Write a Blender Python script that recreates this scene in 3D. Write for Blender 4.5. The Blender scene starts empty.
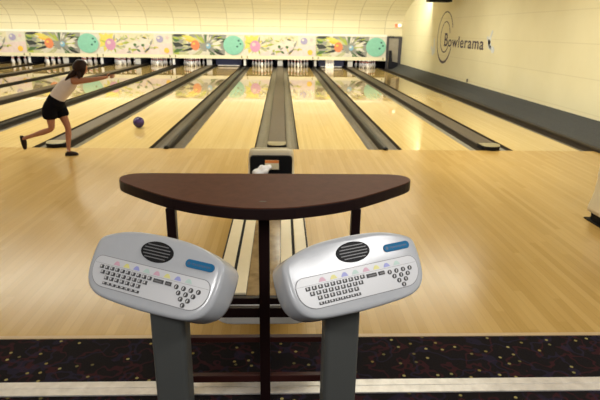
import bpy, bmesh, math, random
from mathutils import Vector, Matrix
random.seed(7)
sc = bpy.context.scene
COL = sc.collection
PI = math.pi

# ------------------------------------------------------------------ materials
def new_mat(name, color=(0.8, 0.8, 0.8), rough=0.5, metal=0.0, spec=0.5, coat=0.0, emit=None, estr=0.0):
    m = bpy.data.materials.new(name); m.use_nodes = True
    b = m.node_tree.nodes['Principled BSDF']
    b.inputs['Base Color'].default_value = (*color, 1)
    b.inputs['Roughness'].default_value = rough
    b.inputs['Metallic'].default_value = metal
    b.inputs['Specular IOR Level'].default_value = spec
    b.inputs['Coat Weight'].default_value = coat
    if emit:
        b.inputs['Emission Color'].default_value = (*emit, 1)
        b.inputs['Emission Strength'].default_value = estr
    return m

class NT:
    """tiny node helper"""
    def __init__(self, m):
        self.t = m.node_tree; self.n = self.t.nodes; self.b = self.n['Principled BSDF']
    def add(self, typ, **kw):
        x = self.n.new(typ)
        for k, v in kw.items(): setattr(x, k, v)
        return x
    def math(self, op, a, b=None, c=None):
        x = self.n.new('ShaderNodeMath'); x.operation = op
        for i, v in enumerate((a, b, c)):
            if v is None: continue
            if isinstance(v, (int, float)): x.inputs[i].default_value = v
            else: self.t.links.new(v, x.inputs[i])
        return x.outputs[0]
    def link(self, a, b): self.t.links.new(a, b)
    def ramp(self, fac, stops, interp='LINEAR'):
        x = self.n.new('ShaderNodeValToRGB'); x.color_ramp.interpolation = interp
        e = x.color_ramp.elements
        while len(e) < len(stops): e.new(0.5)
        for el, (p, c) in zip(e, stops): el.position = p; el.color = (*c, 1)
        self.link(fac, x.inputs[0]); return x.outputs[0]
    def mix(self, fac, a, b, blend='MIX'):
        x = self.n.new('ShaderNodeMix'); x.data_type = 'RGBA'; x.blend_type = blend
        for sock, v in ((x.inputs[0], fac), (x.inputs[6], a), (x.inputs[7], b)):
            if isinstance(v, (int, float)): sock.default_value = v
            elif isinstance(v, tuple): sock.default_value = (*v, 1)
            else: self.link(v, sock)
        return x.outputs[2]
    def coords(self, kind='Object'):
        tc = self.n.new('ShaderNodeTexCoord'); return tc.outputs[kind]
    def sep(self, v):
        s = self.n.new('ShaderNodeSeparateXYZ'); self.link(v, s.inputs[0]); return s.outputs
    def comb(self, x, y, z):
        c = self.n.new('ShaderNodeCombineXYZ')
        for i, v in enumerate((x, y, z)):
            if isinstance(v, (int, float)): c.inputs[i].default_value = v
            else: self.link(v, c.inputs[i])
        return c.outputs[0]
    def noise(self, vec, scale, detail=3, rough=0.5):
        x = self.n.new('ShaderNodeTexNoise'); x.inputs['Scale'].default_value = scale
        x.inputs['Detail'].default_value = detail; x.inputs['Roughness'].default_value = rough
        self.link(vec, x.inputs['Vector']); return x.outputs[0]
    def white(self, vec):
        x = self.n.new('ShaderNodeTexWhiteNoise'); x.noise_dimensions = '3D'; self.link(vec, x.inputs[0]); return x.outputs[0]

def wood_boards(name, c_dark, c_mid, c_light, rough, board, length, spec=0.5, rvar=0.0, seam=0.85):
    m = new_mat(name, c_mid, rough, spec=spec); w = NT(m)
    geo = w.add('ShaderNodeNewGeometry'); x, y, z = w.sep(geo.outputs['Position'])
    bi = w.math('FLOOR', w.math('DIVIDE', x, board))
    off = w.math('MULTIPLY', w.white(w.comb(bi, 3.0, 0.0)), length)
    si = w.math('FLOOR', w.math('DIVIDE', w.math('ADD', y, off), length))
    rnd = w.white(w.comb(bi, si, 1.0))
    col = w.ramp(rnd, [(0, c_dark), (0.5, c_mid), (1, c_light)])
    gr = w.noise(w.comb(w.math('MULTIPLY', x, 90.0), w.math('MULTIPLY', y, 3.0), 0.0), 1.0, 4, 0.6)
    col = w.mix(0.35, col, w.ramp(gr, [(0.3, c_dark), (0.7, c_light)]))
    big = w.noise(geo.outputs['Position'], 0.9, 3)
    col = w.mix(w.math('MULTIPLY', big, 0.35), col, c_mid)
    fr = w.math('FRACT', w.math('DIVIDE', x, board))
    edge = w.math('LESS_THAN', w.math('MINIMUM', fr, w.math('SUBTRACT', 1.0, fr)), 0.045)
    col = w.mix(w.math('MULTIPLY', edge, 1.0 - seam), col, (0.12, 0.07, 0.03))
    w.link(col, w.b.inputs['Base Color'])
    if rvar:
        rr = w.math('ADD', w.math('MULTIPLY', w.noise(geo.outputs['Position'], 2.2, 4), rvar), rough - rvar / 2)
        w.link(rr, w.b.inputs['Roughness'])
    return m

def mottled(name, c1, c2, rough, scale=6.0, **kw):
    m = new_mat(name, c1, rough, **kw); w = NT(m)
    n = w.noise(w.coords(), scale, 4, 0.6)
    w.link(w.ramp(n, [(0.3, c1), (0.7, c2)]), w.b.inputs['Base Color'])
    return m

M = {}
M['lane'] = wood_boards('lane_maple', (0.51, 0.355, 0.125), (0.59, 0.42, 0.16), (0.66, 0.48, 0.195), 0.025, 0.027, 4.0, spec=0.62, seam=0.93)
M['approach'] = wood_boards('approach_maple', (0.40, 0.245, 0.066), (0.475, 0.30, 0.092), (0.545, 0.36, 0.125), 0.24, 0.057, 1.3, rvar=0.12, seam=0.86)
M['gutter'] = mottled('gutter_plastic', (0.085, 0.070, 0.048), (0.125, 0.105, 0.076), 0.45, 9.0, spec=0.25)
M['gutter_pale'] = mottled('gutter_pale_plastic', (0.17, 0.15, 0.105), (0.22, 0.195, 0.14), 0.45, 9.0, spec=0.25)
M['dark_lip_and_shade'] = new_mat('dark_lip_and_shade', (0.03, 0.022, 0.015), 0.5, spec=0.15)
M['divider'] = new_mat('divider_rubber', (0.016, 0.014, 0.012), 0.4, spec=0.2)
M['cap'] = mottled('track_cap', (0.085, 0.066, 0.046), (0.11, 0.087, 0.062), 0.5, 20.0, spec=0.25)
M['cap_end'] = new_mat('track_cap_end', (0.28, 0.24, 0.13), 0.4)
M['black'] = new_mat('black', (0.006, 0.006, 0.007), 0.6, spec=0.15)
M['pit'] = new_mat('pit_black', (0.005, 0.005, 0.008), 0.9, spec=0.05)
M['kick'] = new_mat('kickback_dark', (0.012, 0.012, 0.018), 0.6, spec=0.15)
M['kicktrim'] = mottled('kickback_trim', (0.50, 0.49, 0.50), (0.62, 0.61, 0.62), 0.35, 5.0)
M['kickwhite'] = new_mat('kickback_white', (0.85, 0.85, 0.88), 0.35)
M['blue'] = new_mat('sweep_blue', (0.014, 0.022, 0.085), 0.35)
M['white'] = new_mat('white_paint', (0.93, 0.92, 0.91), 0.4)
M['pin'] = new_mat('pin_white', (0.88, 0.87, 0.86), 0.25)
M['pinred'] = new_mat('pin_red', (0.6, 0.03, 0.03), 0.3)
M['bar'] = mottled('mask_bar_cream', (0.80, 0.74, 0.55), (0.84, 0.78, 0.6), 0.5, 3.0)
M['barwhite'] = new_mat('mask_bar_white', (0.90, 0.88, 0.80), 0.5)
# curved ceiling panels with dark seams (uv: u across, v along the curve)
m = new_mat('cove_panels', (0.80, 0.72, 0.50), 0.6); w = NT(m)
u, v, _ = w.sep(w.coords('UV'))
fu = w.math('FRACT', w.math('DIVIDE', u, 1.22)); fv = w.math('FRACT', w.math('DIVIDE', v, 0.36))
eu = w.math('LESS_THAN', w.math('MINIMUM', fu, w.math('SUBTRACT', 1.0, fu)), 0.012)
ev = w.math('LESS_THAN', w.math('MINIMUM', fv, w.math('SUBTRACT', 1.0, fv)), 0.032)
cell = w.white(w.comb(w.math('FLOOR', w.math('DIVIDE', u, 1.22)), w.math('FLOOR', w.math('DIVIDE', v, 0.36)), 0.0))
base = w.ramp(cell, [(0, (0.75, 0.69, 0.48)), (1, (0.81, 0.75, 0.54))])
w.link(w.mix(w.math('MULTIPLY', w.math('MAXIMUM', eu, ev), 0.62), base, (0.40, 0.33, 0.20)), w.b.inputs['Base Color'])
M['cove'] = m
m = new_mat('wall_cream_block', (0.76, 0.68, 0.45), 0.6); w = NT(m)
geo = w.add('ShaderNodeNewGeometry'); x, y, z = w.sep(geo.outputs['Position'])
fz = w.math('FRACT', w.math('DIVIDE', w.math('ADD', z, 0.27), 0.61))
ez = w.math('LESS_THAN', w.math('MINIMUM', fz, w.math('SUBTRACT', 1.0, fz)), 0.016)
base = w.ramp(w.noise(geo.outputs['Position'], 1.1, 4), [(0.3, (0.74, 0.68, 0.46)), (0.7, (0.79, 0.73, 0.51))])
w.link(w.mix(w.math('MULTIPLY', ez, 0.22), base, (0.45, 0.38, 0.22)), w.b.inputs['Base Color'])
M['wall'] = m
M['ceiling'] = new_mat('ceiling_white', (0.72, 0.67, 0.52), 0.8)
m = new_mat('cove_carpet_grey', (0.07, 0.07, 0.072), 0.85, spec=0.15); w = NT(m)
w.link(w.ramp(w.noise(w.coords(), 60.0, 3), [(0.3, (0.055, 0.056, 0.058)), (0.7, (0.085, 0.086, 0.088))]), w.b.inputs['Base Color'])
M['skirt'] = m
M['doorframe'] = new_mat('door_frame_dark', (0.055, 0.05, 0.06), 0.5)
M['doorgrey'] = mottled('door_grey', (0.26, 0.23, 0.19), (0.40, 0.36, 0.30), 0.5, 1.6)
M['laminate'] = mottled('table_laminate', (0.088, 0.028, 0.014), (0.112, 0.037, 0.019), 0.55, 25.0, spec=0.12)
M['edgeband'] = new_mat('table_edge', (0.015, 0.007, 0.007), 0.4, spec=0.25)
M['frame'] = new_mat('frame_dark', (0.012, 0.005, 0.005), 0.4, spec=0.2)
M['frame_red'] = new_mat('frame_red_brown', (0.040, 0.012, 0.010), 0.45, spec=0.2)
M['console'] = mottled('console_grey', (0.47, 0.49, 0.52), (0.49, 0.51, 0.54), 0.17, 40.0)
M['keypad'] = new_mat('keypad_grey', (0.60, 0.61, 0.63), 0.30)
M['line'] = new_mat('keypad_line', (0.22, 0.22, 0.23), 0.5)
M['key'] = new_mat('key_dark', (0.07, 0.07, 0.073), 0.5, spec=0.2)
M['keytop'] = new_mat('key_mark', (0.55, 0.55, 0.56), 0.4)
M['grille'] = new_mat('speaker_black', (0.006, 0.006, 0.007), 0.5, spec=0.15)
M['grillebar'] = new_mat('speaker_bar', (0.17, 0.17, 0.175), 0.35, spec=0.3)
M['badge'] = new_mat('badge_blue', (0.010, 0.135, 0.30), 0.5, spec=0.12)
M['badgetext'] = new_mat('badge_marks', (0.012, 0.07, 0.18), 0.4)
M['post'] = new_mat('post_dark_grey', (0.085, 0.09, 0.086), 0.4)
M['pink'] = new_mat('symbol_pink', (0.62, 0.36, 0.46), 0.4)
M['yellow'] = new_mat('symbol_yellow', (0.72, 0.68, 0.22), 0.4)
M['violet'] = new_mat('symbol_violet', (0.30, 0.32, 0.66), 0.4)
M['mint'] = new_mat('symbol_mint', (0.45, 0.60, 0.55), 0.4)
M['shell'] = mottled('return_shell', (0.60, 0.52, 0.36), (0.64, 0.56, 0.40), 0.35, 6.0)
M['shellwhite'] = new_mat('return_white', (0.90, 0.88, 0.82), 0.35)
M['rail'] = mottled('return_rail_cream', (0.80, 0.70, 0.47), (0.85, 0.75, 0.53), 0.35, 10.0)
m = new_mat('return_track_bronze', (0.25, 0.17, 0.08), 0.18); w = NT(m)
w.link(w.ramp(w.noise(w.coords(), 7.0, 4, 0.6), [(0.35, (0.16, 0.10, 0.045)), (0.65, (0.34, 0.24, 0.12))]), w.b.inputs['Base Color'])
M['track'] = m
M['cloth'] = new_mat('towel_white', (0.85, 0.84, 0.86), 0.8)
M['card'] = new_mat('card_cream', (0.85, 0.75, 0.50), 0.6)
M['orange'] = new_mat('card_orange', (0.85, 0.28, 0.06), 0.6)
M['metal'] = mottled('nosing_metal', (0.60, 0.57, 0.53), (0.80, 0.77, 0.73), 0.38, 14.0, metal=0.35)
M['edge'] = new_mat('approach_edge', (0.50, 0.36, 0.20), 0.4)
M['carpet'] = m = new_mat('carpet_dark', (0.01, 0.01, 0.012), 0.95, spec=0.1); w = NT(m)
P = w.add('ShaderNodeNewGeometry').outputs['Position']
n1 = w.noise(P, 7.0, 2, 0.5)
band = w.math('ABSOLUTE', w.math('SUBTRACT', n1, 0.5))
sw = w.math('LESS_THAN', band, 0.022)
dn = w.noise(P, 130.0, 2)
base = w.ramp(dn, [(0.3, (0.006, 0.005, 0.006)), (0.7, (0.013, 0.010, 0.011))])
base = w.mix(w.math('MULTIPLY', sw, 0.55), base, (0.050, 0.012, 0.016))
n2 = w.noise(w.comb(w.sep(P)[1], w.sep(P)[0], 4.0), 5.0, 2, 0.5)
s2 = w.math('LESS_THAN', w.math('ABSOLUTE', w.math('SUBTRACT', n2, 0.47)), 0.018)
base = w.mix(w.math('MULTIPLY', s2, 0.6), base, (0.020, 0.016, 0.035))
vo = w.add('ShaderNodeTexVoronoi'); vo.voronoi_dimensions = '2D'; vo.inputs['Scale'].default_value = 12.0; w.link(P, vo.inputs['Vector'])
vr = w.sep(vo.outputs['Color'])
dot = w.math('MULTIPLY', w.math('LESS_THAN', vo.outputs['Distance'], 0.105), w.math('GREATER_THAN', vr[0], 0.62))
base = w.mix(dot, base, w.ramp(vr[1], [(0, (0.20, 0.15, 0.04)), (0.5, (0.34, 0.29, 0.11)), (0.85, (0.12, 0.10, 0.04))]))
w.link(base, w.b.inputs['Base Color'])
M['ink'] = new_mat('sign_dark_ink', (0.045, 0.028, 0.06), 0.6)
M['pale'] = new_mat('sign_pale_blue', (0.66, 0.70, 0.74), 0.6)
M['skin'] = mottled('skin', (0.35, 0.155, 0.09), (0.39, 0.175, 0.10), 0.6, 6.0, spec=0.2)
M['tank'] = mottled('tank_top', (0.62, 0.54, 0.51), (0.68, 0.60, 0.57), 0.9, 9.0, spec=0.1)
M['shorts'] = new_mat('shorts_black', (0.006, 0.006, 0.008), 0.9, spec=0.05)
M['hair'] = mottled('hair_brown', (0.018, 0.008, 0.006), (0.028, 0.013, 0.010), 0.6, 30.0, spec=0.15)
M['shoe'] = mottled('shoe_dark', (0.014, 0.008, 0.008), (0.022, 0.012, 0.010), 0.6, 12.0, spec=0.15)
M['sole'] = new_mat('shoe_sole', (0.04, 0.03, 0.025), 0.7, spec=0.1)
M['sock'] = new_mat('sock', (0.6, 0.5, 0.48), 0.8)
M['eye'] = new_mat('eye', (0.02, 0.015, 0.01), 0.2)
M['lip'] = new_mat('lip', (0.42, 0.14, 0.11), 0.5)
m = new_mat('ball_purple', (0.05, 0.02, 0.14), 0.12); w = NT(m)
w.link(w.ramp(w.noise(w.coords(), 9.0, 4), [(0.35, (0.018, 0.009, 0.055)), (0.65, (0.06, 0.03, 0.16))]), w.b.inputs['Base Color'])
M['ball'] = m
M['lampred'] = new_mat('lamp_red', (0.8, 0.10, 0.04), 0.4, emit=(1.0, 0.12, 0.04), estr=1.4)
M['lampwhite'] = new_mat('lamp_white', (0.9, 0.8, 0.7), 0.4, emit=(1.0, 0.72, 0.5), estr=1.6)
# mural paints
for n, c in dict(mur_cream=(0.66, 0.61, 0.44), mur_rose=(0.70, 0.58, 0.58), mur_white=(0.66, 0.63, 0.56), mur_pink=(0.66, 0.52, 0.51), mur_teal=(0.22, 0.52, 0.42), mur_tealdk=(0.03, 0.13, 0.11),
                 mur_orange=(0.68, 0.22, 0.10), mur_yellow=(0.66, 0.58, 0.12), mur_lime=(0.36, 0.43, 0.07), mur_green=(0.07, 0.15, 0.05),
                 mur_dark=(0.03, 0.035, 0.035), mur_ballpink=(0.56, 0.27, 0.45), mur_lav=(0.34, 0.31, 0.52), mur_gold=(0.84, 0.50, 0.07),
                 mur_grey=(0.28, 0.28, 0.26), mur_blue=(0.22, 0.42, 0.60), mur_pale=(0.48, 0.49, 0.28)).items():
    M[n] = mottled(n, c, tuple(min(1, k * 1.15) for k in c), 0.5, 7.0)

# ------------------------------------------------------------------ helpers
def obj(name, bm, mats, parent=None, smooth=False, bevel=0.0, loc=None):
    me = bpy.data.meshes.new(name)
    bmesh.ops.recalc_face_normals(bm, faces=bm.faces[:])
    bm.to_mesh(me); bm.free()
    if not isinstance(mats, (list, tuple)): mats = [mats]
    for m in mats: me.materials.append(M[m] if isinstance(m, str) else m)
    if smooth:
        for p in me.polygons: p.use_smooth = True
    o = bpy.data.objects.new(name, me); COL.objects.link(o)
    if parent: o.parent = parent
    if loc: o.location = loc
    if bevel:
        b = o.modifiers.new('bevel', 'BEVEL'); b.width = bevel; b.segments = 3; b.limit_method = 'ANGLE'
    return o

def tag(o, label, cat, group=None):
    o['label'] = label; o['category'] = cat
    if group: o['group'] = group
    return o

def empty(name, loc, label, cat, group=None, rotz=0.0):
    o = bpy.data.objects.new(name, None); COL.objects.link(o)
    o.empty_display_size = 0.1; o.location = loc; o.rotation_euler = (0, 0, rotz)
    return tag(o, label, cat, group)

def struct(o):
    o['kind'] = 'structure'; return o

def box(bm, x0, x1, y0, y1, z0, z1, mi=0):
    vs = [bm.verts.new(p) for p in ((x0, y0, z0), (x1, y0, z0), (x1, y1, z0), (x0, y1, z0), (x0, y0, z1), (x1, y0, z1), (x1, y1, z1), (x0, y1, z1))]
    for f in ((0, 3, 2, 1), (4, 5, 6, 7), (0, 1, 5, 4), (1, 2, 6, 5), (2, 3, 7, 6), (3, 0, 4, 7)):
        bm.faces.new([vs[i] for i in f]).material_index = mi
    return vs

def bbox(*a):
    bm = bmesh.new(); box(bm, *a); return bm

def prism(bm, pts, axis, a, b, mi=0, side_mi=None):
    """extrude closed 2D outline pts between a and b along axis"""
    def P(p, t):
        return {'x': (t, p[0], p[1]), 'y': (p[0], t, p[1]), 'z': (p[0], p[1], t)}[axis]
    A = [bm.verts.new(P(p, a)) for p in pts]; B = [bm.verts.new(P(p, b)) for p in pts]
    bm.faces.new(A[::-1]).material_index = mi; bm.faces.new(B).material_index = mi
    n = len(pts)
    for i in range(n):
        bm.faces.new((A[i], A[(i + 1) % n], B[(i + 1) % n], B[i])).material_index = mi if side_mi is None else side_mi

def sheet(bm, pts, axis, a, b, mis=None):
    """open profile extruded along an axis"""
    def P(p, t):
        return {'x': (t, p[0], p[1]), 'y': (p[0], t, p[1])}[axis]
    A = [bm.verts.new(P(p, a)) for p in pts]; B = [bm.verts.new(P(p, b)) for p in pts]
    fs = []
    for i in range(len(pts) - 1):
        f = bm.faces.new((A[i], A[i + 1], B[i + 1], B[i])); f.material_index = mis[i] if mis else 0; fs.append(f)
    return fs

def lathe(bm, prof, seg=20, mi=None):
    rings = []
    for r, z in prof:
        if r < 1e-5: rings.append([bm.verts.new((0, 0, z))])
        else: rings.append([bm.verts.new((r * math.cos(2 * PI * k / seg), r * math.sin(2 * PI * k / seg), z)) for k in range(seg)])
    for i in range(len(rings) - 1):
        a, b = rings[i], rings[i + 1]
        for k in range(seg):
            k2 = (k + 1) % seg
            if len(a) == 1: f = bm.faces.new((a[0], b[k], b[k2]))
            elif len(b) == 1: f = bm.faces.new((a[k], a[k2], b[0]))
            else: f = bm.faces.new((a[k], a[k2], b[k2], b[k]))
            if mi: f.material_index = mi[i]

def ellipse(cx, cy, rx, ry, n=24, rot=0.0):
    c, s = math.cos(rot), math.sin(rot)
    return [(cx + rx * math.cos(t) * c - ry * math.sin(t) * s, cy + rx * math.cos(t) * s + ry * math.sin(t) * c) for t in [2 * PI * k / n for k in range(n)]]

def rrect(x0, x1, y0, y1, r, n=6):
    """rounded rectangle; r = (bl, br, tr, tl)"""
    if not isinstance(r, (tuple, list)): r = (r,) * 4
    out = []
    for (cx, cy, a0, rr) in ((x0 + r[0], y0 + r[0], PI, r[0]), (x1 - r[1], y0 + r[1], 1.5 * PI, r[1]), (x1 - r[2], y1 - r[2], 0, r[2]), (x0 + r[3], y1 - r[3], 0.5 * PI, r[3])):
        for k in range(n + 1):
            t = a0 + k * PI / 2 / n
            out.append((cx + rr * math.cos(t), cy + rr * math.sin(t)))
    return out

def dup(root, loc, label=None, group=None):
    r = root.copy(); COL.objects.link(r); r.location = loc
    if label: r['label'] = label
    if group: r['group'] = group
    for ch in list(root.children):
        c = ch.copy(); COL.objects.link(c); c.parent = r
        for g in list(ch.children):
            d = g.copy(); COL.objects.link(d); d.parent = c
    return r

# ------------------------------------------------------------------ measures
LANE = 1.054; GR = 0.681; GN = 0.536
HP = GR / 2 + LANE + GN / 2            # half pair pitch
YM = 17.23                              # masking units
YE = 18.75                              # pit curtain
XW = 5.7                                # right wall
LC = GR / 2 + LANE / 2                  # lane centre offset from a ball return

# ------------------------------------------------------------------ shell
struct(obj('floor_approach', bbox(-16, XW, -4.995, -0.002, -0.06, 0.0), 'approach'))
struct(obj('floor_carpet', bbox(-16, XW, -9.5, -4.995, -0.06, 0.0), 'carpet'))
struct(obj('floor_slab', bbox(-16, XW, 0, 19.2, -0.30, -0.16), 'pit'))
struct(obj('trim_1', bbox(-16, XW, -5.012, -4.982, -0.02, 0.004), 'edge'))
bm = bmesh.new()
box(bm, -16, XW, -5.452, -5.406, -0.01, 0.008); box(bm, -16, XW, -5.505, -5.458, -0.01, 0.007); box(bm, -16, XW, -5.458, -5.452, -0.01, 0.006)
struct(obj('trim_2', bm, 'metal'))
struct(obj('wall_right', bbox(XW, XW + 0.15, -9.5, 19.2, -0.2, 3.4), 'wall'))
struct(obj('wall_back', bbox(-16, XW + 0.1, 19.0, 19.15, -0.2, 3.4), 'pit'))
# curved cove from the mask tops up into the ceiling
prof = [(17.32, 1.50), (17.32, 1.86), (17.24, 2.12), (17.05, 2.36), (16.72, 2.57), (16.25, 2.76), (15.6, 2.93), (14.8, 3.08), (13.9, 3.18), (13.0, 3.22)]
bm = bmesh.new(); uv = bm.loops.layers.uv.new('uv')
fs = sheet(bm, prof, 'x', -16, XW)
acc = [0.0]
for a, b in zip(prof, prof[1:]): acc.append(acc[-1] + math.dist(a, b))
lv = {}
for (p, d) in zip(prof, acc): lv[(round(p[0], 4), round(p[1], 4))] = d
for f in fs:
    for l in f.loops:
        c = l.vert.co; l[uv].uv = (c.x + 30 * 1.22, lv[(round(c.y, 4), round(c.z, 4))] + 0.01)
o = struct(obj('ceiling_cove', bm, 'cove', smooth=True))
struct(obj('ceiling', bbox(-16, XW, -9.5, 13.05, 3.22, 3.30), 'ceiling'))
# dark curved skirting along the right wall
sk = [(4.935, -0.09), (4.935, 0.035), (4.955, 0.045), (5.03, 0.042), (5.045, 0.012), (5.10, 0.010), (5.16, 0.022), (5.27, 0.052), (5.40, 0.105), (5.52, 0.18), (5.62, 0.255), (XW, 0.268), (XW, -0.09)]
bm = bmesh.new(); prism(bm, sk, 'y', -0.12, 17.2)
bm.faces.ensure_lookup_table()
for f in bm.faces:
    c = f.calc_center_median()
    if c.x < 5.06 and len(f.verts) == 4: f.material_index = 1
struct(obj('baseboard_right', bm, ['skirt', 'dark_lip_and_shade']))

# ------------------------------------------------------------------ lanes
def lane_name(k, s):
    return {(1, 1): 'beside the right wall', (1, -1): 'ending at the white card', (0, 1): 'right of the central track', (0, -1): 'left of the central track',
            (-1, 1): 'with the purple ball', (-1, -1): "next left of the purple ball's", (-2, 1): "second left of the purple ball's", (-2, -1): "third left of the purple ball's",
            (-3, 1): "fourth left of the purple ball's", (-3, -1): "fifth left of the purple ball's", (-4, 1): "sixth left of the purple ball's", (-4, -1): 'farthest left in the hall'}[(k, s)]

def gutter_bm(x0, x1, wall_left, pale):
    """trough from x0 to x1; both steep walls get their shading as a dark colour"""
    w_ = x1 - x0
    p = [(x0, -0.004), (x0 + 0.012, -0.05), (x0 + 0.25 * w_, -0.078), (x0 + 0.5 * w_, -0.086), (x0 + 0.75 * w_, -0.078), (x1 - 0.012, -0.05), (x1, -0.004)]
    bm = bmesh.new()
    sheet(bm, p, 'y', 0.0, YE, [1, 0, 0, 0, 0, 1])  # outer faces painted dark to stand for the trough wall's shading
    return bm

for k in range(1, -5, -1):
    for s in (1, -1):
        cx = 2 * HP * k + s * LC
        wg = 0.195                       # gutter on the ball-track side
        wo = GN / 2 - 0.04               # gutter on the divider side
        if (k, s) == (1, 1): wo = 4.935 - (cx + LANE / 2)
        root = empty('bowling_lane', (cx, 0, 0), 'glossy maple bowling lane ' + lane_name(k, s), 'bowling lane', 'bowling lanes')
        obj('lane_bed', bbox(-LANE / 2, LANE / 2, 0, YE - 0.25, -0.055, 0), 'lane', root)
        h = LANE / 2
        a, b = ((-h - wg, -h) if s > 0 else (h, h + wg))
        g = obj('gutter', gutter_bm(a + 0.001, b - 0.001, True, True), ['gutter_pale', 'dark_lip_and_shade'], root, smooth=False)
        a, b = ((h, h + wo) if s > 0 else (-h - wo, -h))
        g = obj('gutter', gutter_bm(a + 0.001, b - 0.001, True, False), ['gutter', 'dark_lip_and_shade'], root, smooth=False)

# dividers between gutters (no ball track) with rounded nose
DIVL = {1: None, 0: 'right of the central track', -1: "right of the purple ball",
        -2: "passing behind the girl's waist", -3: "next left of the girl's waist", -4: 'farthest left in the hall'}
for k in range(0, -5, -1):
    x = HP + 2 * HP * k
    bm = bmesh.new()
    pr = [(-0.04, -0.09), (-0.04, 0.025), (-0.026, 0.044), (0.0, 0.050), (0.026, 0.044), (0.04, 0.025), (0.04, -0.09)]
    prism(bm, pr, 'y', 0.0, YE)
    # rounded nose
    n = 6
    prev = [bm.verts.new((px, 0.0, pz)) for px, pz in pr]
    for j in range(1, n + 1):
        t = j / n * PI / 2; sc_ = math.cos(t) if j < n else 0.05
        cur = [bm.verts.new((px * sc_, -0.05 * math.sin(t), max(pz, 0.0) * (0.55 + 0.45 * sc_))) for px, pz in pr]
        for i in range(len(pr) - 1): bm.faces.new((prev[i], prev[i + 1], cur[i + 1], cur[i]))
        prev = cur
    o = obj('lane_divider', bm, 'divider', loc=(x, 0, 0), smooth=False)
    tag(o, 'thin black divider ridge ' + DIVL[k], 'lane divider', 'lane dividers')

CAPL = {1: 'nearest the right wall', 0: 'straight ahead of the brown table', -1: "ending beside the girl's standing foot",
        -2: "next left of the girl's standing foot", -3: 'second from the left edge of the hall', -4: 'farthest left in the hall'}
for k in range(1, -5, -1):
    x = 2 * HP * k
    root = empty('ball_track_cover', (x, 0, 0), 'brown ball track cover ' + CAPL[k], 'ball track', 'ball track covers')
    hw = GR / 2 - 0.195 - 0.002
    bm = bmesh.new()
    prism(bm, [(-hw, -0.1), (-hw, 0.045), (-hw + 0.012, 0.062), (hw - 0.012, 0.062), (hw, 0.045), (hw, -0.1)], 'y', 0.26, YE)
    bm.faces.ensure_lookup_table()
    for f_ in bm.faces:
        c_ = f_.calc_center_median()
        if abs(c_.x) > hw - 0.003: f_.material_index = 1
    obj('cover', bm, ['cap', 'dark_lip_and_shade'], root)
    bm = bmesh.new()
    out = [(-hw, 0.26), (-hw, 0.06), (-hw * 0.8, -0.005), (-hw * 0.4, -0.03), (0, -0.04), (hw * 0.4, -0.03), (hw * 0.8, -0.005), (hw, 0.06), (hw, 0.26)]
    top = [bm.verts.new((px, py + (0.03 if i not in (0, 8) else 0), 0.062 if py > 0.2 else 0.080 if py > 0.04 else 0.074)) for i, (px, py) in enumerate(out)]
    low = [bm.verts.new((px, py - 0.004, 0.064)) for px, py in out]
    bot = [bm.verts.new((px * 0.97, py + 0.002, 0.002)) for px, py in out]
    bm.faces.new(top)
    for a, b, mi in ((top, low, 0), (low, bot, 1)):
        for i in range(8): bm.faces.new((a[i], a[i + 1], b[i + 1], b[i])).material_index = mi
    obj('end_cap', bm, ['cap_end', 'black'], root)

# ------------------------------------------------------------------ pin end
# masks
struct(obj('trim_3', bbox(-16, 4.99, YM - 0.03, YM + 0.05, 1.462, 1.565), 'barwhite', bevel=0.01))
bm = bmesh.new(); box(bm, -16, 4.99, YM - 0.03, YM + 0.06, 0.39, 0.545)
for j in range(-9, 4, 2):
    x = j * HP
    for d in (-0.16, 0.1): box(bm, x + d, x + d + 0.05, YM - 0.036, YM - 0.03, 0.42, 0.53, 1)
struct(obj('trim_4', bm, ['bar', 'cap_end']))

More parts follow.
